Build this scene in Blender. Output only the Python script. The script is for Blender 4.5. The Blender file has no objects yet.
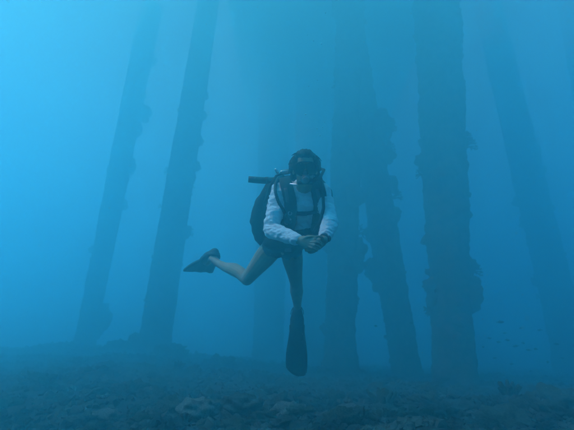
import bpy, bmesh, math, random
from mathutils import Vector, Matrix, noise
from mathutils.bvhtree import BVHTree

# ------------------------------------------------------------------ camera, sky, sun, exposure
sc = bpy.context.scene
col = sc.collection
TH = math.radians(19.7)          # the camera looks up by this much
F = 400.0                        # focal length in photograph pixels (574 wide)
CAM = Vector((0, 0, 1.0))
cam = bpy.data.objects.new('camera', bpy.data.cameras.new('camera'))
col.objects.link(cam)
cam.location = CAM
cam.rotation_euler = (math.pi / 2 + TH, 0, 0)
cam.data.lens = 36 * F / 574
cam.data.clip_start = 0.02
cam.data.clip_end = 500
cam.data.dof.use_dof = True
cam.data.dof.focus_distance = 2.9
cam.data.dof.aperture_fstop = 2.0
sc.camera = cam

SUN_EL, SUN_AZ = math.radians(52), math.radians(-108)
world = bpy.data.worlds.new('World')
sc.world = world
world.use_nodes = True
wn = world.node_tree
sky = wn.nodes.new('ShaderNodeTexSky')
sky.sky_type = 'NISHITA'
sky.sun_disc = False
sky.sun_elevation = SUN_EL
sky.sun_rotation = SUN_AZ
wn.links.new(sky.outputs[0], wn.nodes['Background'].inputs[0])
wn.nodes['Background'].inputs[1].default_value = 0.06

sl = bpy.data.lights.new('sun', 'SUN')
sl.energy = 5.0
sl.angle = math.radians(12)      # spread by the waves overhead
sl.color = (1, 0.95, 0.80)
sun = bpy.data.objects.new('sun', sl)
col.objects.link(sun)
sd = Vector((math.sin(SUN_AZ) * math.cos(SUN_EL), math.cos(SUN_AZ) * math.cos(SUN_EL), math.sin(SUN_EL)))
sun.rotation_euler = sd.to_track_quat('Z', 'Y').to_euler()

vs_ = sc.view_settings
vs_.view_transform = 'Standard'
vs_.look = 'None'
vs_.exposure = 1.65
vs_.gamma = 1
vs_.use_curve_mapping = False
sc.cycles.volume_bounces = 12
sc.cycles.max_bounces = 16
sc.cycles.use_denoising = True

HAZE_TOP = 15.6
HAZE = dict(density=0.345, color=(.14, .466, .512), absorb=(.37, .650, .872), g=0.72)

# ------------------------------------------------------------------ helpers
RIGHT = Vector((1, 0, 0))
UP = Vector((0, -math.sin(TH), math.cos(TH)))
FWD = Vector((0, math.cos(TH), math.sin(TH)))


def at(px, py, d=None, y=None):
    """world point seen at photograph pixel (px, py): at depth d along the view axis, or at world distance y"""
    r = RIGHT * ((px - 287) / F) + UP * ((215 - py) / F) + FWD
    return CAM + r * (d if d is not None else y / r.y)


def link(o, parent=None):
    col.objects.link(o)
    if parent is not None:
        o.parent = parent
    return o


def tag(o, label=None, cat=None, group=None, kind=None):
    for k, v in (('label', label), ('category', cat), ('group', group), ('kind', kind)):
        if v:
            o[k] = v
    return o


def empty(name, loc):
    o = bpy.data.objects.new(name, None)
    o.location = loc
    o.empty_display_size = 0.1
    return link(o)


class MB:
    """collects shapes for one mesh"""
    def __init__(s):
        s.v, s.f = [], []

    def add(s, v, f):
        n = len(s.v)
        s.v += [Vector(p) for p in v]
        s.f += [tuple(i + n for i in q) for q in f]

    def sweep(s, pts, rx, ry=None, side=None, n=14, cap='round'):
        """elliptic tube along pts; rx lies along 'side'"""
        pts = [Vector(p) for p in pts]
        m = len(pts)
        ex = (lambda r: list(r) if isinstance(r, (list, tuple)) else [r] * m)
        rx = ex(rx)
        ry = list(rx) if ry is None else ex(ry)
        rings = []
        tang = []
        for i in range(m):
            a, b = pts[max(i - 1, 0)], pts[min(i + 1, m - 1)]
            tang.append((b - a).normalized())
        u = None
        frames = []
        for i in range(m):
            t = tang[i]
            sv = side[i] if isinstance(side, (list, tuple)) else side
            if sv is not None:
                u = sv - t * sv.dot(t)
            else:
                u = (t.orthogonal() if u is None else u - t * u.dot(t))
            u = u.normalized()
            frames.append((u, t.cross(u)))

        def ring(c, u, w, a, b):
            return [c + u * (a * math.cos(2 * math.pi * k / n)) + w * (b * math.sin(2 * math.pi * k / n)) for k in range(n)]
        if cap == 'round':
            for h in (1.0, 0.75, 0.4):
                q = math.sqrt(max(1 - h * h, 0.0)) or 0.05
                r = min(rx[0], ry[0])
                rings.append(ring(pts[0] - tang[0] * r * h, *frames[0], rx[0] * max(q, .05), ry[0] * max(q, .05)))
        for i in range(m):
            rings.append(ring(pts[i], *frames[i], rx[i], ry[i]))
        if cap == 'round':
            for h in (0.4, 0.75, 1.0):
                q = math.sqrt(max(1 - h * h, 0.0))
                r = min(rx[-1], ry[-1])
                rings.append(ring(pts[-1] + tang[-1] * r * h, *frames[-1], rx[-1] * max(q, .05), ry[-1] * max(q, .05)))
        v = [p for r in rings for p in r]
        f = []
        for i in range(len(rings) - 1):
            for k in range(n):
                a, b = i * n + k, i * n + (k + 1) % n
                f.append((a, b, b + n, a + n))
        f.append(tuple(reversed(range(n))))
        f.append(tuple(range(len(v) - n, len(v))))
        s.add(v, f)
        return s

    def ellipsoid(s, c, ax, ay, az, nu=18, nv=12):
        """ax, ay, az: half-axis vectors"""
        c = Vector(c)
        v, f = [c + az], []
        for j in range(1, nv):
            t = math.pi * j / nv
            for k in range(nu):
                p = 2 * math.pi * k / nu
                v.append(c + az * math.cos(t) + (ax * math.cos(p) + ay * math.sin(p)) * math.sin(t))
        v.append(c - az)
        for k in range(nu):
            f.append((0, 1 + k, 1 + (k + 1) % nu))
            f.append((len(v) - 1, 1 + (nv - 2) * nu + (k + 1) % nu, 1 + (nv - 2) * nu + k))
        for j in range(nv - 2):
            for k in range(nu):
                a, b = 1 + j * nu + k, 1 + j * nu + (k + 1) % nu
                f.append((a, a + nu, b + nu, b))
        s.add(v, f)
        return s

    def ribbon(s, pts, nrm, width, thick):
        """flat strap with softened edges"""
        pts = [Vector(p) for p in pts]
        m = len(pts)
        W = width if isinstance(width, (list, tuple)) else [width] * m
        v, f = [], []
        for i in range(m):
            t = (pts[min(i + 1, m - 1)] - pts[max(i - 1, 0)]).normalized()
            nn = (nrm[i] - t * nrm[i].dot(t)).normalized()
            b = t.cross(nn)
            w, h = W[i] / 2, thick
            for (a, c) in ((-1, 0), (-1, .6), (-.85, 1), (.85, 1), (1, .6), (1, 0)):
                v.append(pts[i] + b * (a * w) + nn * (c * h))
        for i in range(m - 1):
            for k in range(6):
                a, b2 = i * 6 + k, i * 6 + (k + 1) % 6
                f.append((a, b2, b2 + 6, a + 6))
        f.append((5, 4, 3, 2, 1, 0))
        f.append(tuple(range(len(v) - 6, len(v))))
        s.add(v, f)
        return s

    def box(s, c, ax, ay, az, bev=0.0):
        c = Vector(c)
        v = [c + ax * i + ay * j + az * k for i in (-1, 1) for j in (-1, 1) for k in (-1, 1)]
        s.add(v, [(0, 1, 3, 2), (4, 6, 7, 5), (0, 4, 5, 1), (2, 3, 7, 6), (0, 2, 6, 4), (1, 5, 7, 3)])
        return s

    def mesh(s, name, mat, origin=Vector((0, 0, 0)), smooth=True):
        me = bpy.data.meshes.new(name)
        me.from_pydata([p - origin for p in s.v], [], s.f)
        bm = bmesh.new()
        bm.from_mesh(me)
        bmesh.ops.recalc_face_normals(bm, faces=bm.faces)
        bm.to_mesh(me)
        bm.free()
        if smooth:
            me.polygons.foreach_set('use_smooth', [True] * len(me.polygons))
        if mat:
            me.materials.append(mat)
        return me

    def build(s, name, mat, parent=None, origin=None, smooth=True):
        org = origin if origin is not None else (parent.location if parent is not None else Vector((0, 0, 0)))
        o = bpy.data.objects.new(name, s.mesh(name, mat, org, smooth))
        return link(o, parent)


def voxelize(me, voxel, smooth_it, fac=0.5):
    """union of overlapping shapes into one continuous surface"""
    o = bpy.data.objects.new('work', me)
    col.objects.link(o)
    r = o.modifiers.new('r', 'REMESH')
    r.mode = 'VOXEL'
    r.voxel_size = voxel
    s = o.modifiers.new('s', 'SMOOTH')
    s.factor = fac
    s.iterations = smooth_it
    dg = bpy.context.evaluated_depsgraph_get()
    new = bpy.data.meshes.new_from_object(o.evaluated_get(dg))
    bpy.data.objects.remove(o)
    new.polygons.foreach_set('use_smooth', [True] * len(new.polygons))
    return new


def ruffle(me, fn):
    """move each vertex along its normal by fn(position)"""
    ns = [q.normal.copy() for q in me.vertices]
    cs = []
    for q, n_ in zip(me.vertices, ns):
        c = q.co + n_ * fn(q.co)
        cs += [c.x, c.y, c.z]
    me.vertices.foreach_set('co', cs)
    me.update()


def fbm(p, o=4):
    return noise.fractal(p, 1.0, 2.0, o)


# ------------------------------------------------------------------ materials
def mat(name, c, rough=0.75, c2=None, scale=8.0, spec=0.3, metal=0.0, bump=0.0, bscale=40.0, lo=.4, hi=.6, c3=None, sc3=3.0):
    m = bpy.data.materials.new(name)
    m.use_nodes = True
    nt = m.node_tree
    b = nt.nodes['Principled BSDF']
    b.inputs['Roughness'].default_value = rough
    b.inputs['Specular IOR Level'].default_value = spec
    b.inputs['Metallic'].default_value = metal
    b.inputs['Base Color'].default_value = (*c, 1)
    tc = nt.nodes.new('ShaderNodeTexCoord')

    def ramped(scale, lo, hi, detail=5):
        t = nt.nodes.new('ShaderNodeTexNoise')
        t.inputs['Scale'].default_value = scale
        t.inputs['Detail'].default_value = detail
        nt.links.new(tc.outputs['Object'], t.inputs['Vector'])
        mr = nt.nodes.new('ShaderNodeMapRange')
        mr.inputs[1].default_value, mr.inputs[2].default_value = lo, hi
        nt.links.new(t.outputs[0], mr.inputs[0])
        return mr.outputs[0]
    if c2:
        mx = nt.nodes.new('ShaderNodeMix')
        mx.data_type = 'RGBA'
        mx.inputs[6].default_value = (*c, 1)
        mx.inputs[7].default_value = (*c2, 1)
        nt.links.new(ramped(scale, lo, hi), mx.inputs[0])
        out = mx.outputs[2]
        if c3:
            my = nt.nodes.new('ShaderNodeMix')
            my.data_type = 'RGBA'
            nt.links.new(out, my.inputs[6])
            my.inputs[7].default_value = (*c3, 1)
            nt.links.new(ramped(sc3, .5, .62), my.inputs[0])
            out = my.outputs[2]
        nt.links.new(out, b.inputs['Base Color'])
    if bump:
        t = nt.nodes.new('ShaderNodeTexNoise')
        t.inputs['Scale'].default_value = bscale
        t.inputs['Detail'].default_value = 6
        nt.links.new(tc.outputs['Object'], t.inputs['Vector'])
        bp = nt.nodes.new('ShaderNodeBump')
        bp.inputs['Strength'].default_value = bump
        bp.inputs['Distance'].default_value = 0.02
        nt.links.new(t.outputs[0], bp.inputs['Height'])
        nt.links.new(bp.outputs[0], b.inputs['Normal'])
    return m


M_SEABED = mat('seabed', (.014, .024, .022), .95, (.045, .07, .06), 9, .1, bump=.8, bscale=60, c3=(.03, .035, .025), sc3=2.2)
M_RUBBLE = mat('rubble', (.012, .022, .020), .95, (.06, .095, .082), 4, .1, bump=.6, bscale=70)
M_CORAL = [mat('coral_dull', (.022, .036, .030), .9, (.075, .115, .095), 9, .1, bump=.7, bscale=60),
           mat('coral_olive', (.026, .042, .030), .9, (.075, .115, .08), 11, .1, bump=.7, bscale=80),
           mat('coral_pale', (.05, .072, .064), .9, (.15, .20, .175), 12, .15, bump=.6, bscale=70)]
M_PILE = mat('pile_crust', (.035, .032, .028), .95, (.11, .085, .07), 6, .1, bump=.9, bscale=30, c3=(.06, .075, .045), sc3=2.5)
M_SPONGE = [mat('sponge_brown', (.06, .045, .035), .95, (.12, .08, .055), 20, .1, bump=.6, bscale=50),
            mat('sponge_rust', (.09, .04, .025), .95, (.15, .07, .04), 20, .1, bump=.6, bscale=50)]
M_SOFT = mat('soft_coral', (.07, .06, .045), .9, (.12, .09, .08), 25, .1)
M_WOOD = mat('deck_timber', (.10, .075, .05), .85, (.17, .13, .09), 5, .2, bump=.5, bscale=20)
M_SKIN = mat('skin', (.21, .19, .125), .6, (.26, .23, .15), 9, .35)
M_SHIRT = mat('white_shirt', (.66, .74, .76), .85, (.57, .65, .67), 12, .2, bump=.25, bscale=160)
M_SHORTS = mat('dark_shorts', (.010, .011, .016), .85, (.016, .018, .024), 30, .2, bump=.3, bscale=120)
M_BLACK = mat('black_nylon', (.008, .009, .012), .75, (.016, .017, .02), 40, .2, bump=.35, bscale=200)
M_RUBBER = mat('black_rubber', (.007, .007, .009), .6, (.012, .012, .015), 25, .25)
M_GREYR = mat('grey_plastic', (.10, .105, .11), .5, (.13, .135, .14), 25, .4)
M_CHROME = mat('chrome', (.42, .43, .45), .32, metal=1.0, spec=.5)
M_GLASSD = mat('mask_glass', (.008, .009, .010), .12, spec=.3)
M_HAIR = mat('dark_hair', (.007, .006, .005), .6, (.014, .012, .010), 60, .15)
M_TANK = mat('tank_paint', (.5, .5, .48), .4, (.42, .42, .41), 8, .4)
M_EYE = mat('eye', (.7, .7, .68), .2)
M_FISH = mat('fish_scales', (.02, .026, .03), .7, (.04, .05, .055), 60, .15)
M_SPECK = mat('speck', (.6, .6, .55), .9)
M_BUBBLE = bpy.data.materials.new('air_bubble')
M_BUBBLE.use_nodes = True
_b = M_BUBBLE.node_tree.nodes['Principled BSDF']
_b.inputs['Base Color'].default_value = (.95, .98, 1, 1)
_b.inputs['Roughness'].default_value = .03
_b.inputs['Metallic'].default_value = 1.0      # the silvery skin of air under water


# ------------------------------------------------------------------ seabed
def g0(x, y):
    r = x / max(y, 2.0)
    u = min(max((r + .40) / .85, 0), 1)
    s = .082 * (1 - u) ** 1.4
    yy = y if y < 11 else 11 + 2 * (1 - math.exp(-(y - 11) / 2))
    return .54 + s * (yy - 3)


def ground(x, y):
    p = Vector((x, y, 0))
    z = g0(x, y) + .12 * noise.noise(p * .55) + .075 * fbm(p * 1.7 + Vector((7, 3, 1)), 3)
    return z


def seabed():
    xs, ys = [], []
    n = 230
    for i in range(n + 1):
        t = -1 + 2 * i / n
        xs.append(9 * t + 61 * t ** 9)
    m = 230
    for j in range(m + 1):
        t = j / m
        ys.append(1.2 + 13 * t + 66 * t ** 8)
    ys = [-32, -22, -14, -8, -4, -2, -.5, .4] + ys
    v = []
    for y in ys:
        for x in xs:
            p = Vector((x, y, 0))
            near = abs(x) < 14 and 0 < y < 17
            z = ground(x, y)
            if near:
                d = noise.voronoi(p * 5.5)[0][0]
                z += .035 * (0.5 - d) + .02 * fbm(p * 9, 3)
            v.append((x, y, z))
    w = len(xs)
    f = [(j * w + i, j * w + i + 1, (j + 1) * w + i + 1, (j + 1) * w + i) for j in range(len(ys) - 1) for i in range(w - 1)]
    me = bpy.data.meshes.new('seabed')
    me.from_pydata(v, [], f)
    me.polygons.foreach_set('use_smooth', [True] * len(f))
    me.materials.append(M_SEABED)
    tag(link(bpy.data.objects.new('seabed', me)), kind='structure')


seabed()


def lump_mesh(name, seed, m, sub=2, rough=.35, flat=.7, freq=1.6):
    bm = bmesh.new()
    bmesh.ops.create_icosphere(bm, subdivisions=sub, radius=1)
    o = Vector((seed * 3.7, seed * 1.3, seed * 7.1))
    for q in bm.verts:
        n_ = q.co.normalized()
        k = 1 + rough * noise.noise(n_ * freq + o) + rough * .55 * noise.noise(n_ * freq * 2.7 + o)
        q.co = Vector((n_.x * k, n_.y * k, n_.z * k * flat))
    me = bpy.data.meshes.new(name)
    bm.to_mesh(me)
    bm.free()
    me.polygons.foreach_set('use_smooth', [True] * len(me.polygons))
    me.materials.append(m)
    return me


def branch_coral_mesh(name, seed, m):
    """a low clump of stubby fingers on a common base"""
    R = random.Random(seed)
    mb = MB()
    mb.ellipsoid((0, 0, 0), Vector((.55, 0, 0)), Vector((0, .55, 0)), Vector((0, 0, .3)), 8, 5)
    for k in range(15):
        a = R.uniform(0, 6.28)
        l = R.uniform(.25, .62)
        p0 = Vector((math.cos(a) * l * .5, math.sin(a) * l * .5, .1))
        p1 = p0 + Vector((math.cos(a) * l * .7, math.sin(a) * l * .7, R.uniform(.45, .8)))
        mb.sweep([p0, (p0 + p1) / 2 + Vector((0, 0, .08)), p1], [.15, .13, .08], n=5)
    return mb.mesh(name, m)


# ------------------------------------------------------------------ corals, rocks and rubble on the seabed
def reef():
    R = random.Random(5)
    kinds = []
    for i in range(7):
        mats = [M_CORAL[0], M_CORAL[1], M_CORAL[0], M_CORAL[1], M_CORAL[2], M_CORAL[0], M_CORAL[1]]
        kinds.append(('coral_head', lump_mesh('coral_head', 11 + i, mats[i], 4, .34 if i == 4 else .55, .75, 2.6)))
    for i in range(3):
        kinds.append(('branching_coral', branch_coral_mesh('branching_coral', 40 + i, M_CORAL[i % 2])))
    named = [  # px, distance, size, kind, label
        (290, 3.25, .15, 4, 'pale rounded coral head on the seabed straight below the hanging fin'),
        (205, 3.15, .16, 4, 'pale flat coral head at the bottom edge, left of the hanging fin'),
        (345, 3.7, .13, 4, 'pale small coral head on the seabed below the diver, right of the hanging fin'),
        (120, 3.4, .12, 4, 'pale coral lump in the lower left of the seabed, in front of the leaning pilings'),
        (385, 3.6, .14, 4, 'light coral lump at the bottom edge below the paired pilings'),
        (175, 10.0, .42, 0, 'broad dark coral mound against the foot of the nearer left piling'),
        (124, 11.0, .40, 5, 'dark low coral mound between the feet of the two left pilings'),
        (222, 8.8, .34, 2, 'dark coral mound right of the nearer left piling, below the kicked back fin'),
        (530, 4.2, .22, 3, 'dark coral mound on the seabed at the lower right'),
    ]
    for px, y, s, k, lab in named:
        x = (px - 287) / F * y * .98
        o = bpy.data.objects.new(kinds[k][0], kinds[k][1])
        o.location = (x, y, ground(x, y) + s * .12)
        o.scale = (s, s * .9, s * .75)
        o.rotation_euler = (0, 0, R.uniform(0, 6))
        tag(link(o), lab, 'coral')
    for i in range(170):
        y = 2.75 + 4.2 * R.random() ** 1.25
        x = R.uniform(-.80, .80) * y
        k = R.choice([0, 1, 2, 3, 5, 6, 0, 1, 2, 3, 7, 8, 9, 7, 8])
        s = R.uniform(.05, .115) * (1 + .06 * (y - 3))
        if R.random() < .1:
            s *= 1.6
        o = bpy.data.objects.new(kinds[k][0], kinds[k][1])
        o.location = (x, y, ground(x, y) + s * .15)
        o.scale = (s * R.uniform(.9, 1.3), s, s * R.uniform(.7, 1.0))
        o.rotation_euler = (R.uniform(-.25, .25), R.uniform(-.25, .25), R.uniform(0, 6.28))
        q = x / y
        where = ('at the bottom edge' if y < 3.9 else 'further back') + (' on the left' if q < -.28 else ' below the diver' if q < .18 else ' on the right')
        if k < 7:
            tag(link(o), 'small dull coral lump in the seabed rubble ' + where, 'coral', 'coral lumps on the seabed')
        else:
            tag(link(o), 'small stubby branching coral clump on the seabed ' + where, 'coral', 'branching corals on the seabed')
    # loose rubble, nobody could count it
    v, f = [], []
    base = [lump_mesh('rub', 70 + i, None, 1, 1.0, .75, 2.6) for i in range(5)]
    geo = [([q.co.copy() for q in b.vertices], [tuple(p.vertices) for p in b.polygons]) for b in base]
    for i in range(13000):
        y = 2.4 + 11 * R.random() ** 1.7
        x = R.uniform(-.95, .95) * y
        s = R.uniform(.010, .034) * (1 + .06 * y)
        rot = Matrix.Rotation(R.uniform(0, 6.28), 3, 'Z') @ Matrix.Rotation(R.uniform(-.5, .5), 3, 'X')
        c = Vector((x, y, ground(x, y) + s * .3))
        gv, gf = R.choice(geo)
        n0 = len(v)
        st = R.uniform(.7, 1.6)
        v += [c + rot @ Vector((q.x * s * st, q.y * s, q.z * s)) for q in gv]
        f += [tuple(a + n0 for a in q) for q in gf]
    me = bpy.data.meshes.new('coral_rubble')
    me.from_pydata(v, [], f)
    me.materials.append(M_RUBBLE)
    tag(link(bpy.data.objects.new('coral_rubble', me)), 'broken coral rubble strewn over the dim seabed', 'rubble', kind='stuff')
    for b in base:
        bpy.data.meshes.remove(b)


reef()

# ------------------------------------------------------------------ pier pilings
TOP = 15.0
KS = 1.45
LUMPS = [lump_mesh('sponge', 100 + i, M_SPONGE[i % 2], 3, .45, 1.0, 1.8) for i in range(5)]


def soft_coral_mesh(seed):
    R = random.Random(seed)
    mb = MB()

    def grow(p, d, r, l, lev):
        q = p + d * l
        mb.sweep([p, (p + q) / 2 + Vector((R.uniform(-1, 1), R.uniform(-1, 1), R.uniform(-1, 1))) * l * .08, q], [r, r * .85, r * .7], n=5)
        if lev:
            for _ in range(3 if lev > 1 else 4):
                e = (d + Vector((R.uniform(-1, 1), R.uniform(-1, 1), R.uniform(-1, 1))) * .75).normalized()
                grow(q, e, r * .66, l * R.uniform(.5, .75), lev - 1)
    for k in range(4):
        grow(Vector((0, 0, 0)), Vector((R.uniform(-.5, .5), R.uniform(-.5, .5), 1)).normalized(), .09, .42, 3)
    return mb.mesh('soft_coral', M_SOFT)


SOFT = [soft_coral_mesh(3), soft_coral_mesh(8)]


def piling(bpx, bpy_, y, r0, r1, lean, label, seed, bulges=(), tufts=(), count=14, rough=1.0):
    """bulges / tufts: (photo y, side -1..1, size)"""
    R = random.Random(seed)
    y, r0, r1, lean = y * KS, r0 * KS, r1 * KS, lean * KS
    b = at(bpx, bpy_, y=y)
    gz = ground(b.x, b.y)
    base = Vector((b.x, b.y, gz))
    root = empty('piling', base)
    tag(root, label, 'piling', 'pier pilings')
    z0 = -.5
    H = TOP - gz
    ax = Vector((lean, 0, H)).normalized()

    def axis(h):
        return Vector((lean * h / H, 0, h))

    def rad(h):
        return r0 + (r1 - r0) * max(h, 0) / H
    ns, nr = 48, 300
    v = []
    for j in range(nr + 1):
        h = z0 + (H - z0) * j / nr
        c = axis(h)
        for k in range(ns):
            a = 2 * math.pi * k / ns
            d = Vector((math.cos(a), math.sin(a), 0))
            p = Vector((d.x * 1.2, d.y * 1.2, h * 1.3)) + Vector((seed * 5.1, 0, seed))
            r = rad(h) * (1 + rough * (.10 * noise.noise(p * .7) + .08 * noise.noise(p * 1.9) + .09 * fbm(p * 4.2, 3)))
            if h < .8:
                r *= 1 + .22 * ((.8 - max(h, 0)) / .8) ** 2
            v.append(c + d * r)
    f = [(j * ns + k, j * ns + (k + 1) % ns, (j + 1) * ns + (k + 1) % ns, (j + 1) * ns + k) for j in range(nr) for k in range(ns)]
    f += [tuple(reversed(range(ns))), tuple(range(nr * ns, nr * ns + ns))]
    me = bpy.data.meshes.new('shaft')
    me.from_pydata(v, [], f)
    me.polygons.foreach_set('use_smooth', [True] * len(f))
    me.materials.append(M_PILE)
    link(bpy.data.objects.new('shaft', me), root)

    def h_of(py):
        # height on this pile seen at photo row py
        z = at(bpx, py, y=y).z
        return z - gz

    def grow(name, me, h, a, s, tilt=True):
        d = Vector((math.cos(a), math.sin(a), 0))
        o = bpy.data.objects.new(name, me)
        o.location = axis(h) + d * rad(h) * (.92 if name == 'sponge' else .97)
        o.scale = s
        if name == 'sponge':
            o.rotation_euler = (R.uniform(0, 6), R.uniform(0, 6), R.uniform(0, 6))
        else:
            o.rotation_euler = (d + Vector((0, 0, .35))).to_track_quat('Z', 'Y').to_euler()
        link(o, root)
    for py, side, s in bulges:
        a = math.acos(max(-1, min(1, side)))
        grow('sponge', R.choice(LUMPS), h_of(py), -a, Vector((s, s * .9, s * 1.1)) * KS)
    for py, side, s in tufts:
        a = math.acos(max(-1, min(1, side)))
        grow('soft_coral', R.choice(SOFT), h_of(py), -a, Vector((s, s, s)) * KS)
    for i in range(count * 2):
        h = R.uniform(.2, H * .75)
        a = R.uniform(-math.pi, math.pi)
        if R.random() < .88:
            s = R.choice([.05, .06, .07, .09, .14]) * R.uniform(.8, 1.2) * (.6 + r0)
            grow('sponge', R.choice(LUMPS), h, a, Vector((s, s, s * R.uniform(.8, 1.8))))
        else:
            s = R.uniform(.12, .22)
            grow('soft_coral', R.choice(SOFT), h, a, Vector((s, s, s)))
    return root


piling(83, 352, 9.0, .20, .31, .36, 'leftmost piling, slim and faint, with lumpy growth down its right side', 1,
       bulges=((112, 1, .24), (130, .95, .2), (165, 1, .18), (180, .9, .14), (205, 1, .15), (318, 1, .26), (330, .9, .2), (60, 1, .16), (250, -1, .1)), rough=.6)
piling(153, 352, 7.8, .29, .26, .52, 'second piling from the left, behind the kicked back fin', 2,
       bulges=((166, 1, .13), (178, .95, .12), (140, 1, .12), (232, 1, .13), (95, 1, .1), (345, -.9, .2)), tufts=((234, 1, .2), (190, .9, .16)), rough=.5)
piling(340, 378, 6.5, .235, .30, .75, 'dark upright piling just right of the diver, left one of the crossing pair', 3,
       bulges=((250, 1, .17), (262, .9, .13), (200, .6, .2), (150, .7, .2), (330, -1, .1)), tufts=((236, .9, .2),), count=20)
piling(408, 380, 6.6, .215, .31, -.75, 'slanting piling that crosses behind its upright neighbour right of the diver', 4,
       bulges=((120, 1, .22), (132, .95, .25), (155, 1, .2), (185, 1, .17), (270, -1, .22), (285, -1, .15), (215, 1, .14)),
       tufts=((128, 1, .34), (150, 1, .24), (200, .95, .2)), count=20)
piling(455, 388, 5.5, .235, .49, .9, 'thick dark piling in the right half with ragged growth near the seabed', 5,
       bulges=((287, 1, .15), (296, .95, .16), (306, 1, .12), (265, 1, .12), (160, -1, .13), (240, -1, .1), (215, 1, .08)),
       tufts=((147, 1, .22), (138, 1, .15), (272, 1, .2), (175, -1, .15)), count=22)
piling(578, 384, 9.0, .33, .36, -.15, 'hazy leaning piling second from the right, running down to the right edge', 6,
       bulges=((200, -1, .16), (280, -1, .16), (150, 1, .14)), count=12, rough=.7)
piling(655, 396, 7.8, .33, .34, .85, 'rightmost piling, its upper part cut by the right edge', 7,
       bulges=((90, -1, .14), (150, -1, .12)), count=12, rough=.7)
piling(268, 354, 11.0, .38, .50, .10, 'faint far piling behind the diver, left of the head', 8, count=10)
piling(310, 354, 10.6, .38, .52, .25, 'faint far piling directly behind the head of the diver', 9, count=10)


# ------------------------------------------------------------------ pier deck overhead (above the frame, spans set for the shade they cast)
def deck(DX0, DX1, DY0, DY1, label):
    root = empty('pier_shade_deck', Vector(((DX0 + DX1) / 2, (DY0 + DY1) / 2, TOP)))
    tag(root, label, 'pier deck')
    xm, ym = root.location.x, root.location.y
    for k in range(7):
        x = DX0 + .4 + k * (DX1 - DX0 - .8) / 6
        MB().box((x, ym, TOP + .13), Vector((.12, 0, 0)), Vector((0, (DY1 - DY0) / 2 - .05, 0)), Vector((0, 0, .12))).build('beam', M_WOOD, root, smooth=False)
    pl = MB().box((0, 0, 0), Vector(((DX1 - DX0) / 2, 0, 0)), Vector((0, .145, 0)), Vector((0, 0, .05))).mesh('plank', M_WOOD, smooth=False)
    for k in range(int((DY1 - DY0) / .297)):
        o = bpy.data.objects.new('plank', pl)
        o.location = (0, DY0 + .15 + k * .297 - ym, .302)
        link(o, root)


deck(-2.5, 6.5, 4.0, 31.0, 'timber pier deck carried by the pilings above the frame')
deck(-18.0, -2.6, 4.0, 12.6, 'short timber pier deck over the two left pilings above the frame, shaped for its shade')  # outline shaped for light: shades the upper left, leaves the far left water bright
deck(-16.0, 7.0, -12.0, -1.6, 'unseen timber deck behind the viewer, added to shade the near water')  # added cover out of view, darkens the water between camera and diver

# ------------------------------------------------------------------ the diver
HB = Matrix.Rotation(math.radians(9), 3, RIGHT)      # head bowed a little towards the camera
HU = (HB @ UP).normalized()
HF = (HB @ -FWD).normalized()                        # where the face looks
HR = RIGHT
HC = at(305, 169.5, 2.77)                            # centre of the head


def hp(r, u, f):
    return HC + HR * r + HU * u + HF * f


def finger(mb, pts, r0, r1):
    k = len(pts)
    mb.sweep(pts, [r0 + (r1 - r0) * i / (k - 1) for i in range(k)], n=8)


J = dict(
    neck=at(304, 188, 2.86), chest_top=at(303, 194, 2.93), chest=at(300, 207, 2.97), waist=at(291, 230, 3.09), pelvis=at(282.5, 244, 3.17),
    sh_l=at(280, 192, 2.92), el_l=at(270.5, 230, 2.77), wr_l=at(299, 240.3, 2.58),
    sh_r=at(322, 193, 2.94), el_r=at(330.5, 222, 2.79), wr_r=at(323.8, 239.5, 2.575),
    hip_l=at(273, 247, 3.17), kn_l=at(247, 279, 3.32), an_l=at(217.5, 263, 3.62),
    hip_r=at(291, 249, 3.19), kn_r=at(296, 282, 3.38), an_r=at(297.5, 309, 3.66),
)


def lerp(a, b, t):
    return a + (b - a) * t


def torso_sweep(mb, g=0.0, cut=8):
    mb.sweep([at(303.5, 189.5, 2.91), J['chest_top'], at(302, 200, 2.95), J['chest'], at(295.5, 219, 3.03), J['waist'], at(286, 238, 3.14), J['pelvis']][:cut],
             [.10 + g, .145 + g, .165 + g, .165 + g, .15 + g, .145 + g, .155 + g, .155 + g][:cut],
             [.06 + g, .085 + g, .105 + g, .115 + g, .11 + g, .10 + g, .105 + g, .10 + g][:cut], side=RIGHT, n=24)


def arm(mb, s, e, w, g=0.0, cuff=0.0):
    m1, m2 = lerp(s, e, .35), lerp(s, e, .75)
    f1, f2 = lerp(e, w, .3), lerp(e, w, .8)
    mb.sweep([s, m1, m2, e], [.060 + g, .055 + g, .047 + g, .043 + g], n=14)
    mb.sweep([e, f1, f2, lerp(e, w, 1 - cuff)], [.043 + g, .044 + g, .033 + g, .029 + g], n=14)


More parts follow.
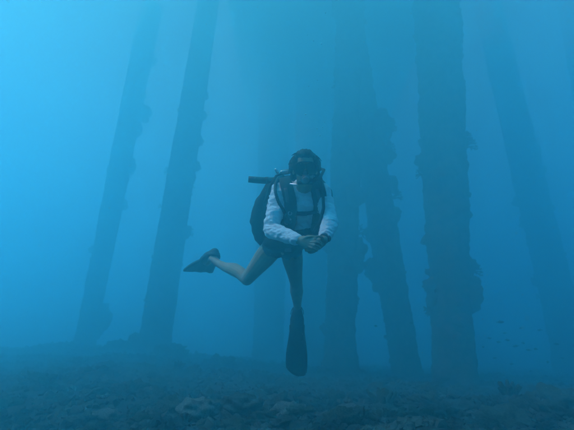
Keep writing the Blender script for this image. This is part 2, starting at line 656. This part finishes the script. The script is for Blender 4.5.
def make_body():
    mb = MB()
    torso_sweep(mb)
    mb.sweep([at(304, 192, 2.91), J['neck'], hp(0, -.05, -.02)], [.062, .058, .055], n=14)
    mb.sweep([J['sh_l'], J['chest_top'], J['sh_r']], [.06, .085, .06], n=12)
    # skull, jaw, cheeks, nose, brow, ears, lips
    mb.ellipsoid(hp(0, .030, -.022), HR * .076, HF * .096, HU * .092)
    mb.ellipsoid(hp(0, -.035, .018), HR * .060, HF * .068, HU * .078)
    mb.ellipsoid(hp(0, -.092, .048), HR * .028, HF * .026, HU * .022)
    for s in (-1, 1):
        mb.ellipsoid(hp(.040 * s, -.018, .050), HR * .022, HF * .022, HU * .024)
        mb.ellipsoid(hp(.080 * s, -.005, -.015), HR * .012, HF * .022, HU * .033)
        mb.ellipsoid(hp(.030 * s, .034, .066), HR * .028, HF * .014, HU * .010)
    mb.sweep([hp(0, .028, .074), hp(0, -.004, .090), hp(0, -.022, .098)], [.010, .012, .015], n=8)
    mb.ellipsoid(hp(0, -.056, .078), HR * .026, HF * .012, HU * .007)
    mb.ellipsoid(hp(0, -.067, .075), HR * .023, HF * .013, HU * .008)
    arm(mb, J['sh_l'], J['el_l'], J['wr_l'])
    arm(mb, J['sh_r'], J['el_r'], J['wr_r'])
    # legs
    for s in 'lr':
        h, k, a = J['hip_' + s], J['kn_' + s], J['an_' + s]
        mb.sweep([lerp(h, J['pelvis'], .3), h, lerp(h, k, .35), lerp(h, k, .75), k], [.095, .090, .083, .063, .054], n=16)
        back = (UP * .020 + FWD * .006)
        mb.sweep([k, lerp(k, a, .22) + back, lerp(k, a, .42) + back, lerp(k, a, .75), a], [.053, .054, .058, .039, .033], n=16)
        mb.ellipsoid(k - FWD * .018 - UP * .008, RIGHT * .036, UP * .036, FWD * .036)
    # feet inside the fins
    mb.sweep([J['an_r'], at(297.4, 315, 3.66), at(297.3, 328, 3.65)], [.036, .040, .026], [.036, .028, .012], side=RIGHT, n=12)
    mb.sweep([J['an_l'], at(213, 258, 3.67), at(207, 264, 3.82)], [.036, .040, .03], [.036, .030, .02], n=12)
    # hands: palm, four fingers each, thumb.  The left hand of the picture lies over the other one
    w = J['wr_l']
    mb.sweep([w, at(303, 241, 2.555), at(309, 243, 2.535)], [.027, .036, .038], [.022, .017, .015], side=UP, n=12)
    for (a, b, c, d) in (((309.5, 239.5, 2.530), (315, 239.2, 2.505), (319, 240.6, 2.505), (321, 242.6, 2.525)),
                         ((310, 241.8, 2.525), (316, 242.0, 2.495), (320, 243.6, 2.497), (321.6, 245.8, 2.52)),
                         ((309.6, 244.2, 2.525), (315, 245.0, 2.497), (318.8, 246.8, 2.50), (320, 248.6, 2.522)),
                         ((308.6, 246.4, 2.530), (312.5, 248, 2.508), (315.6, 249.8, 2.512), (316.8, 251, 2.53))):
        finger(mb, [at(*a), at(*b), at(*c), at(*d)], .0082, .0066)
    finger(mb, [at(303, 239, 2.55), at(307, 236.6, 2.53), at(311.5, 236.2, 2.515), at(315, 236.8, 2.515)], .0105, .0078)
    w = J['wr_r']
    mb.sweep([w, at(322.5, 241, 2.575), at(317.5, 245, 2.555)], [.027, .036, .037], [.022, .017, .015], side=UP, n=12)
    for (a, b, c, d) in (((318.5, 242, 2.55), (313, 243.6, 2.556), (308, 245.2, 2.565), (305, 245.8, 2.58)),
                         ((317.5, 245, 2.55), (312, 247.4, 2.548), (307.4, 248.8, 2.557), (304.8, 248.6, 2.575)),
                         ((317, 247.6, 2.55), (312, 250.2, 2.545), (308, 251.2, 2.555), (305.5, 250.6, 2.572)),
                         ((317.5, 249.4, 2.555), (314, 252, 2.55), (310.6, 252.8, 2.56), (308.5, 252.4, 2.575))):
        finger(mb, [at(*a), at(*b), at(*c), at(*d)], .0082, .0066)
    finger(mb, [at(323, 240, 2.565), at(321.5, 237, 2.535), at(318.2, 236.3, 2.52), at(315, 237.6, 2.51)], .0105, .0078)
    return mb


ORG = J['pelvis'].copy()


def from_mesh(name, me, m, parent=None):
    me.name = name
    me.materials.clear()
    me.materials.append(m)
    o = bpy.data.objects.new(name, me)
    return link(o, parent)


def shift(me, d):
    me.transform(Matrix.Translation(d))
    return me


person = from_mesh('person', shift(voxelize(make_body().mesh('b', None), .004, 3), -ORG), M_SKIN)
person.location = ORG
tag(person, 'diver in a white long sleeved shirt with scuba gear, hovering with clasped hands', 'person')


def part(mb, name, m, parent=person, smooth=True):
    return mb.build(name, m, parent, origin=ORG, smooth=smooth)


# --- shirt
mb = MB()
torso_sweep(mb, .012, 6)
mb.sweep([J['sh_l'], at(303, 193, 2.93), J['sh_r']], [.071, .093, .071], n=14)
mb.sweep([at(304, 194, 2.92), at(304, 186.5, 2.875)], [.085, .070], n=18, cap='flat')
arm(mb, J['sh_l'], J['el_l'], J['wr_l'], .011, .10)
arm(mb, J['sh_r'], J['el_r'], J['wr_r'], .011, .17)
me = voxelize(mb.mesh('s', None), .005, 5)


def folds(p):
    st = Vector((p.x * 9 + p.z * 5, p.y * 9, p.z * 16))
    return .010 * noise.noise(st) + .009 * (.5 - abs(noise.noise(st * 1.9)) * 1.6) + .004 * noise.noise(st * 4.5)


ruffle(me, folds)
tm = MB()
torso_sweep(tm, .014)
tm.sweep([J['sh_l'], at(303, 193, 2.93), J['sh_r']], [.072, .095, .072], n=14)
torso_world = BVHTree.FromPolygons(tm.v, tm.f)
shirt = from_mesh('shirt', shift(me, -ORG), M_SHIRT, person)
# collar and cuffs
part(MB().sweep([at(297, 191.5, 2.85), at(303.5, 195.5, 2.83), at(310, 191.5, 2.85)], .008, n=8), 'collar', M_SHIRT, shirt)
for e, w, q in ((J['el_l'], J['wr_l'], .89), (J['el_r'], J['wr_r'], .80)):
    part(MB().sweep([lerp(e, w, q - .05), lerp(e, w, q)], [.043, .041], n=18), 'cuff', M_SHIRT, shirt)

# --- shorts
mb = MB()
mb.sweep([at(286.5, 237, 3.13), J['pelvis'], at(282, 246.5, 3.18)], [.165, .165, .13], [.112, .110, .085], side=RIGHT, n=22)
for s in 'lr':
    h, k = J['hip_' + s], J['kn_' + s]
    mb.sweep([lerp(h, J['pelvis'], .3), h, lerp(h, k, .02)], [.100, .097, .094], n=18)
me = voxelize(mb.mesh('s', None), .007, 5)
ruffle(me, lambda p: .006 * noise.noise(p * 22))
from_mesh('shorts', shift(me, -ORG), M_SHORTS, person)


# --- hair: swept back and floating
def make_hair():
    R = random.Random(4)
    mb = MB()
    mb.ellipsoid(hp(0, .050, -.045), HR * .088, HF * .095, HU * .092)
    mb.ellipsoid(hp(0, .104, .010), HR * .062, HF * .062, HU * .032)
    for s in (-1, 1):
        mb.ellipsoid(hp(.072 * s, .050, .004), HR * .022, HF * .05, HU * .050)
        mb.ellipsoid(hp(.090 * s, .022, -.03), HR * .024, HF * .045, HU * .052)
        mb.ellipsoid(hp(.078 * s, -.035, -.055), HR * .022, HF * .045, HU * .05)
    me = voxelize(mb.mesh('h', None), .005, 4)
    ruffle(me, lambda p: .006 * noise.noise(Vector((math.atan2(p.x - HC.x, p.z - HC.z) * 14, p.y * 9, 0))) + .003 * noise.noise(p * 60))
    hair = from_mesh('hair', shift(me, -ORG), M_HAIR, person)
    st = MB()
    for i in range(46):
        a = R.choice([-1, 1]) * R.uniform(.5, 2.0)
        d = HR * math.sin(a) + HU * math.cos(a)
        tan = (HR * math.cos(a) - HU * math.sin(a)) * math.copysign(1, a)
        b = hp(0, .045, R.uniform(-.06, .02)) + d * R.uniform(.078, .088)
        L = R.uniform(.03, .06)
        lift = R.uniform(.0, .3)
        st.sweep([b, b + d * L * lift * .7 + tan * L * .5, b + d * L * lift * .8 + tan * L - HF * L * .3], [.004, .0035, .0015], n=4)
    part(st, 'strands', M_HAIR, hair)


make_hair()


# --- mask
def rrect(hw, hh, n=28, e=3.2):
    out = []
    for k in range(n):
        t = 2 * math.pi * k / n
        c, s = math.cos(t), math.sin(t)
        out.append((hw * math.copysign(abs(c) ** (2 / e), c), hh * math.copysign(abs(s) ** (2 / e), s)))
    return out


def ring_frame(mb, c, prof, depth0, depth1, thick):
    """a frame around profile prof (r,u): skirt from depth0 to depth1"""
    n = len(prof)
    v, f = [], []
    for (k, d) in ((1.0, depth1), (1 - thick, depth1), (1 - thick, depth0), (1.0, depth0)):
        for (r, u) in prof:
            v.append(c + HR * (r * k) + HU * (u * k) + HF * (d - .35 * (r * k) ** 2 / .07))
    for j in range(4):
        for k in range(n):
            a, b = j * n + k, j * n + (k + 1) % n
            jn = ((j + 1) % 4) * n
            f.append((a, b, jn + (k + 1) % n, jn + k))
    mb.add(v, f)


mc = hp(0, .010, .045)
mb = MB()
ring_frame(mb, mc, rrect(.081, .050, e=2.5), .018, .058, .15)
mask = part(mb, 'mask', M_RUBBER)
mb = MB()
ring_frame(mb, mc, rrect(.075, .045, e=2.5), -.02, .022, .10)
part(mb, 'skirt', M_RUBBER, mask)
for s in (-1, 1):
    mb = MB()
    pr = rrect(.0335, .040, e=2.5)
    v = [mc + HR * (r + .034 * s) + HU * u + HF * (.050 - .35 * (r + .034 * s) ** 2 / .07) for r, u in pr]
    v += [p - HF * .006 for p in v]
    n = len(pr)
    mb.add(v, [tuple(range(n)), tuple(reversed(range(n, 2 * n)))] + [(k, n + k, n + (k + 1) % n, (k + 1) % n) for k in range(n)])
    part(mb, 'lens', M_GLASSD, mask, smooth=False)
part(MB().ellipsoid(mc + HF * .048 - HU * .028, HR * .018, HF * .022, HU * .022), 'nose_pocket', M_RUBBER, mask)
pts, nr = [], []
for k in range(25):
    a = math.radians(-130 + 260 * k / 24) + math.pi
    d = HR * math.sin(a) + HF * math.cos(a)
    pts.append(hp(0, .02, -.02) + HR * math.sin(a) * .106 + HF * math.cos(a) * .122)
    nr.append(d)
part(MB().ribbon(pts, nr, .024, .004), 'strap', M_RUBBER, mask)

# --- regulator with its hose
rc = hp(0, -.062, .105)
mb = MB()
mb.ellipsoid(rc, HR * .036, HU * .034, HF * .026)
reg = part(mb, 'regulator', M_RUBBER)
part(MB().ellipsoid(rc + HF * .020, HR * .024, HU * .023, HF * .012), 'purge_button', M_GREYR, reg)
part(MB().sweep([rc - HF * .01, rc - HF * .045], [.022, .018], n=12), 'mouthpiece', M_RUBBER, reg)
part(MB().sweep([rc - HR * .042 - HU * .022, rc + HR * .042 - HU * .022], [.012, .012], n=10), 'exhaust_tee', M_RUBBER, reg)
part(MB().sweep([rc + HR * .03, at(314, 181, 2.68), at(321, 176, 2.74), at(324, 170, 2.86), at(318, 168, 3.0), at(300, 172, 3.08)], .0105, n=10), 'hose', M_RUBBER, reg)
part(MB().sweep([at(313, 172, 3.0), at(318.5, 173, 2.86), at(321, 181, 2.77), at(323, 194, 2.765), at(323.5, 208, 2.775), at(320, 222, 2.78), at(314, 231, 2.79)], .0115, n=10), 'spare_hose', M_RUBBER, reg)
part(MB().sweep([at(290.5, 184, 2.735), at(297.2, 184.8, 2.70)], .0065, n=10), 'hose_fitting', M_CHROME, reg)


# --- buoyancy vest
def on(px, py, off=0.0):
    o = CAM
    d = (at(px, py, 1.0) - CAM).normalized()
    h = torso_world.ray_cast(o, d)
    if h[0] is None:
        return at(px, py, 2.95), -FWD
    n_ = h[1] if h[1].dot(d) < 0 else -h[1]
    n_ = (n_ * .5 - d * .5).normalized()
    return h[0] - d * off, n_


def strap(parent, name, path, width, thick, m, sub=5, off=.0):
    pts, nr = [], []
    for i in range(len(path) - 1):
        for j in range(sub):
            t = j / sub
            p, n_ = on(path[i][0] + (path[i + 1][0] - path[i][0]) * t, path[i][1] + (path[i + 1][1] - path[i][1]) * t, off)
            pts.append(p)
            nr.append(n_)
    p, n_ = on(*path[-1], off)
    pts.append(p)
    nr.append(n_)
    for _ in range(4):      # lie taut over the folds
        pts = [pts[0]] + [(pts[k - 1] + pts[k] * 2 + pts[k + 1]) / 4 for k in range(1, len(pts) - 1)] + [pts[-1]]
        nr = [nr[0]] + [(nr[k - 1] + nr[k] + nr[k + 1]).normalized() for k in range(1, len(nr) - 1)] + [nr[-1]]
    W = width
    if isinstance(width, (list, tuple)):
        W = [width[0] + (width[1] - width[0]) * k / (len(pts) - 1) for k in range(len(pts))]
    return part(MB().ribbon(pts, nr, W, thick), name, m, parent)


mb = MB()
mb.sweep([at(281, 178, 3.05), at(270, 189, 3.06), at(261.5, 205, 3.09), at(257, 222, 3.13), at(260, 238, 3.18), at(268, 248, 3.22)],
         [.03, .05, .06, .06, .05, .03], [.03, .045, .055, .055, .045, .03], side=RIGHT, n=14)
mb.sweep([at(318, 180, 3.07), at(326, 192, 3.08), at(327, 207, 3.12), at(321, 224, 3.16), at(310, 240, 3.22), at(298, 249, 3.25)],
         [.03, .05, .055, .055, .045, .03], [.03, .045, .055, .055, .045, .03], side=RIGHT, n=14)
mb.sweep([at(301, 180, 3.08), at(299, 205, 3.13), at(286, 243, 3.31)], [.15, .17, .15], [.04, .05, .04], side=RIGHT, n=18)
me = voxelize(mb.mesh('v', None), .008, 8)
ruffle(me, lambda p: .008 * noise.noise(p * 18))
vest = from_mesh('buoyancy_vest', shift(me, -ORG), M_BLACK, person)

strap(vest, 'shoulder_strap', [(285, 180.5), (286.5, 186), (289.5, 196), (291, 208), (290, 220), (286.5, 233)], (.085, .098), .028, M_BLACK)
strap(vest, 'shoulder_strap', [(315, 178), (316.5, 186), (319.5, 197), (320, 210), (317.5, 222), (311, 234)], (.10, .12), .028, M_BLACK)
strap(vest, 'webbing', [(285.5, 188), (288, 203), (287.5, 222)], .026, .006, M_GREYR, off=.026)
strap(vest, 'webbing', [(317, 189), (320.5, 205), (318, 223)], .026, .006, M_GREYR, off=.026)
strap(vest, 'chest_strap', [(291, 212.5), (300, 213.5), (309, 213.2), (318, 211.5)], .026, .007, M_BLACK, off=.012)
strap(vest, 'belly_panel', [(281, 234), (290, 234), (300, 233), (309, 230.5), (317, 226)], .065, .012, M_BLACK, off=.008)
p, n_ = on(304, 213.5, .018)
part(MB().box(p + n_ * .006, RIGHT * .022, UP * .015, n_ * .008), 'buckle', M_RUBBER, vest, smooth=False)
strap(vest, 'cummerbund', [(265, 240), (272, 242.5), (282, 243.5), (292, 241.5), (300, 237), (304, 232)], .085, .014, M_BLACK, off=.012)
strap(vest, 'waist_strap', [(266, 246), (274, 248), (284, 248.5), (293, 246), (300, 241.5)], .034, .008, M_BLACK, off=.026)
p, n_ = on(288, 249, .03)
part(MB().box(p + n_ * .008, RIGHT * .026, UP * .016, n_ * .008), 'buckle', M_GREYR, vest, smooth=False)
for (px, py, w, h) in ((283.5, 226, .042, .062), (316, 228, .040, .055)):
    p, n_ = on(px, py, .01)
    mb = MB()
    mb.ellipsoid(p, RIGHT * w, UP * h, n_ * .036)
    part(mb, 'pocket', M_BLACK, vest)
for (px, py) in ((290, 213.3), (319, 211), (286.5, 222.5), (317.5, 222.8)):
    p, n_ = on(px, py, .03)
    mb = MB()
    mb.sweep([p + RIGHT * (.013 * math.cos(t * math.pi / 5)) + UP * (.013 * math.sin(t * math.pi / 5)) for t in range(11)], .0028, n=6, cap='flat')
    part(mb, 'd_ring', M_CHROME, vest)

# inflator: corrugated hose over the shoulder, and the low pressure hose next to it
path = [at(279, 177.5, 2.96), at(275.5, 183, 2.88), at(275, 191, 2.82), at(278, 201, 2.79), at(283, 210, 2.80), at(287.5, 217, 2.81)]
dense = []
for i in range(len(path) - 1):
    for j in range(8):
        dense.append(lerp(path[i], path[i + 1], j / 8))
dense.append(path[-1])
for _ in range(6):
    dense = [dense[0]] + [(dense[k - 1] + dense[k] * 2 + dense[k + 1]) / 4 for k in range(1, len(dense) - 1)] + [dense[-1]]
inf = part(MB().sweep(dense, [.0125 if k % 2 else .0098 for k in range(len(dense))], n=10), 'inflator_hose', M_RUBBER)
part(MB().sweep([at(286.5, 215.5, 2.80), at(290, 222, 2.80)], [.016, .015], n=12), 'inflator_head', M_RUBBER, inf)
part(MB().ellipsoid(at(290.5, 219.5, 2.785), RIGHT * .007, UP * .007, FWD * .006), 'inflator_button', M_CHROME, inf)
hp_path = [at(283, 173, 3.0), at(276, 176, 2.97), at(270, 186, 2.94), at(265.5, 200, 2.98), at(262, 214, 3.05)]
part(MB().sweep(hp_path, .0085, n=10), 'gauge_hose', M_RUBBER)

# --- tank, valve and first stage
tank = part(MB().sweep([at(300, 176, 3.22), at(299, 182, 3.245), at(297, 190, 3.27), at(284, 243, 3.50)], [.035, .075, .090, .090], n=22), 'tank', M_TANK)
valve = part(MB().sweep([at(300, 176, 3.22), at(300.5, 168, 3.19)], [.022, .02], n=12), 'valve', M_CHROME, tank)
part(MB().sweep([at(300.5, 170, 3.18), at(287, 172, 3.06)], [.019, .018], n=12), 'first_stage', M_CHROME, tank)
part(MB().sweep([at(288, 171.8, 3.02), at(282.5, 172.4, 3.0)], [.021, .020], n=14), 'valve_knob', M_GREYR, tank)
part(MB().sweep([at(277.5, 172.4, 2.985), at(275.8, 169.6, 2.985)], [.012, .010], n=10), 'port_plug', M_CHROME, tank)
part(MB().sweep([at(286.8, 171.4, 2.975), at(281.8, 172.0, 2.97)], [.0115, .0115], n=10), 'hose_crimp', M_CHROME, tank)

# --- the black tube pointing sideways from behind the shoulder
tb = part(MB().sweep([at(248.5, 179.3, 2.97), at(256, 180.0, 2.98), at(266, 180.6, 2.99), at(274, 179.8, 3.0), at(282, 176, 3.03)],
                     [.0235, .0245, .0245, .020, .016], n=16, cap='flat'), 'snorkel', M_RUBBER)
part(MB().sweep([at(265.5, 180.6, 2.99), at(268.5, 180.4, 2.993)], [.0275, .0275], n=16, cap='flat'), 'tube_collar', M_RUBBER, tb)

# --- watch
w0 = lerp(J['el_r'], J['wr_r'], .90)
d = (J['wr_r'] - J['el_r']).normalized()
wt = part(MB().sweep([w0, w0 + d * .022], [.0345, .0335], n=18, cap='flat'), 'watch', M_RUBBER)
part(MB().ellipsoid(w0 + d * .011 + RIGHT * .030 - FWD * .012, RIGHT * .013, UP * .021, FWD * .021), 'watch_case', M_RUBBER, wt)


# --- fins
def make_fin(heel, tip, wdir, w_heel, w_tip, ankle, slant=0.0, reach=.55, corner=.035):
    L = tip - heel
    Ln = L.normalized()
    W = wdir.normalized()
    N = Ln.cross(W).normalized()
    ln = L.length
    root = None
    # blade
    nb, nw = 14, 10
    mb = MB()
    v, f = [], []
    for side in (1, -1):
        for i in range(nb + 1):
            t = i / nb
            s = .34 + .66 * t
            half = (w_heel + (w_tip - w_heel) * (min(t / reach, 1) ** .8)) / 2
            half *= 1 - 3.4 * corner * max(0, (t - .86) / .14) ** 2
            for k in range(nw + 1):
                q = -1 + 2 * k / nw
                ls = s * ln - (slant * q * .5 + corner * q * q) * t * t
                th = .008 * (1 - .6 * t) + .006 * (abs(q) > .78)
                rip = .0035 * math.sin(q * 9)
                v.append(heel + Ln * ls + W * (half * q) + N * (side * th + rip - .03 * math.sin(t * 1.8)))
    row = nw + 1
    off = (nb + 1) * row
    for i in range(nb):
        for k in range(nw):
            a = i * row + k
            f.append((a, a + 1, a + row + 1, a + row))
            b = a + off
            f.append((b, b + row, b + row + 1, b + 1))
    for i in range(nb):
        for k in (0, nw):
            a = i * row + k
            f.append((a, a + row, a + row + off, a + off))
    for k in range(nw):
        for i in (0, nb):
            a = i * row + k
            f.append((a, a + 1, a + 1 + off, a + off))
    mb.add(v, f)
    fin = part(mb, 'fin', M_RUBBER)
    # foot pocket
    pk = MB().sweep([heel - Ln * .015, heel + Ln * ln * .12, heel + Ln * ln * .28, heel + Ln * ln * .44],
                    [.042, w_heel * .50, w_heel * .52, w_heel * .42], [.045, .050, .042, .016], side=W, n=18)
    part(pk, 'foot_pocket', M_RUBBER, fin)
    for s in (-1, 1):
        rail = []
        for i in range(9):
            t = i / 8
            ss = .22 + .74 * t
            tt = max(0, (ss - .34) / .66)
            half = (w_heel + (w_tip - w_heel) * (min(tt / reach, 1) ** .8)) / 2
            half *= 1 - 3.4 * corner * max(0, (tt - .86) / .14) ** 2
            rail.append(heel + Ln * (ss * ln - (slant * s * .5 + corner) * tt * tt) + W * (half * s * .985) - N * .03 * math.sin(tt * 1.8))
        part(MB().sweep(rail, .008, [.016 - .009 * i / 8 for i in range(9)], side=W, n=8), 'rail', M_RUBBER, fin)
    sp, sn = [], []
    for i in range(9):
        a = math.pi * i / 8
        sp.append(heel + Ln * (.03 - .075 * math.sin(a)) + W * (.056 * math.cos(a)) + (ankle - heel) * .25 * math.sin(a))
        sn.append((W * math.cos(a) - Ln * math.sin(a)))
    part(MB().ribbon(sp, sn, .026, .005), 'heel_strap', M_RUBBER, fin)
    return fin


make_fin(at(297.2, 311, 3.65), at(296.5, 377, 3.63), RIGHT + UP * .02, .125, .185, J['an_r'], slant=-.05)
make_fin(at(214, 253.5, 3.70), at(198, 274.5, 4.0), at(210.5, 275, 4.06) - at(185.5, 274, 3.92), .17, .31, J['an_l'], slant=.0, reach=.95, corner=.008)
for f_ in [o for o in person.children if o.name.startswith('fin')]:
    pass


# ------------------------------------------------------------------ fish
def fish_mesh():
    mb = MB()
    xs = [-.5, -.42, -.3, -.12, .08, .26, .36]
    h = [.02, .10, .155, .185, .15, .075, .04]
    w = [.015, .05, .075, .085, .065, .03, .015]
    mb.sweep([Vector((x, 0, .01 * math.sin(x * 3))) for x in xs], w, h, side=Vector((0, 1, 0)), n=10)
    for s in (1, -1):
        mb.add([(.33, .006, 0), (.33, -.006, 0), (.53, .004, .17 * s), (.53, -.004, .17 * s), (.44, .004, .03 * s), (.44, -.004, .03 * s)],
               [(0, 2, 4), (1, 5, 3), (0, 1, 3, 2), (2, 3, 5, 4), (4, 5, 1, 0)])
    mb.add([(-.2, .006, .15), (-.2, -.006, .15), (.2, .006, .10), (.2, -.006, .10), (.02, .003, .245), (.02, -.003, .245)],
           [(0, 2, 4), (1, 5, 3), (0, 1, 3, 2), (2, 3, 5, 4), (4, 5, 1, 0)])
    return mb.mesh('fish', M_FISH)


FM = fish_mesh()
RF = random.Random(12)
for i, (px, py, d, s) in enumerate(((500, 322, 4.6, .105), (489, 338, 4.8, .085), (499, 342, 4.9, .08), (507, 340, 4.7, .075), (516, 346, 4.9, .09),
                                    (523, 343, 5.1, .08), (529, 350, 5.0, .08), (536, 349, 4.9, .075), (548, 362, 5.0, .085), (540, 330, 5.2, .08),
                                    (411, 323, 5.0, .08), (376, 326, 5.1, .075), (483, 347, 5.2, .07), (556, 344, 5.1, .08), (495, 358, 5.3, .07), (512, 364, 5.2, .065), (531, 371, 5.3, .07), (546, 376, 5.2, .065), (505, 333, 5.4, .07), (562, 358, 5.3, .07), (521, 328, 5.4, .065))):
    o = bpy.data.objects.new('fish', FM)
    o.location = at(px, py, d * 1.5)
    s *= 1.25
    o.scale = (s, s, s * RF.uniform(.75, 1.1))
    o.rotation_euler = (0, RF.uniform(-.15, .15), RF.choice([0, math.pi]) + RF.uniform(-.6, .6))
    lab, grp = 'tiny dark fish swimming in a loose school right of the thick piling', 'small fish by the pilings'
    if i == 0:
        lab = 'topmost and largest dark fish of the school right of the thick piling'
    if i == 10:
        lab = 'tiny dark fish between the slanting piling and the thick piling'
    if i == 11:
        lab = 'tiny dark fish in the gap between the two crossing pilings'
    tag(link(o), lab, 'fish', grp)

# ------------------------------------------------------------------ breath bubbles above the diver
bb = MB().ellipsoid((0, 0, 0), Vector((1, 0, 0)), Vector((0, 1, 0)), Vector((0, 0, .72)), 14, 9).mesh('bubble', M_BUBBLE)
RB = random.Random(3)
for i in range(16):
    py = RB.choice([52, 66, 78, 84, 100, 118, 132, 8, 3, 40])
    o = bpy.data.objects.new('bubble', bb)
    o.location = at(RB.uniform(303, 325) + (132 - py) * .03, py + RB.uniform(-5, 5), RB.uniform(2.7, 2.95))
    s = RB.uniform(.003, .007)
    o.scale = (s, s, s)
    tag(link(o), 'small exhaled air bubble rising above the head of the diver', 'bubble', 'bubbles above the diver')

# ------------------------------------------------------------------ drifting specks in the water
RS = random.Random(9)
v, f = [], []
for i in range(700):
    d = RS.uniform(.7, 5.0)
    c = at(RS.uniform(-20, 594), RS.uniform(-20, 400), d)
    if c.z < ground(c.x, c.y) + .1:
        continue
    s = RS.uniform(.0007, .0022) * (.6 + d * .25)
    n0 = len(v)
    v += [c + Vector(q) * s for q in ((1, 0, 0), (-1, 0, 0), (0, 1, 0), (0, -1, 0), (0, 0, 1), (0, 0, -1))]
    f += [tuple(n0 + a for a in q) for q in ((0, 2, 4), (2, 1, 4), (1, 3, 4), (3, 0, 4), (2, 0, 5), (1, 2, 5), (3, 1, 5), (0, 3, 5))]
me = bpy.data.meshes.new('drifting_specks')
me.from_pydata(v, [], f)
me.materials.append(M_SPECK)
tag(link(bpy.data.objects.new('drifting_specks', me)), 'fine pale specks drifting in the water', 'specks', kind='stuff')

# ------------------------------------------------------------------ the blue water itself
def haze():
    mb = MB()
    a, b = Vector((-62, -31, -3)), Vector((62, 78, HAZE_TOP))
    c = (a + b) / 2
    h = (b - a) / 2
    o = mb.box(c, Vector((h.x, 0, 0)), Vector((0, h.y, 0)), Vector((0, 0, h.z))).build('haze', None, smooth=False)
    m = bpy.data.materials.new('haze')
    m.use_nodes = True
    nt = m.node_tree
    nt.nodes.clear()
    out = nt.nodes.new('ShaderNodeOutputMaterial')
    pv = nt.nodes.new('ShaderNodeVolumePrincipled')
    pv.inputs['Color'].default_value = (*HAZE['color'], 1)
    pv.inputs['Absorption Color'].default_value = (*HAZE['absorb'], 1)
    pv.inputs['Density'].default_value = HAZE['density']
    pv.inputs['Anisotropy'].default_value = HAZE['g']
    nt.links.new(pv.outputs[0], out.inputs['Volume'])
    o.data.materials.append(m)
    tag(o, 'blue murky water filling the whole view', 'water', kind='stuff')


haze()
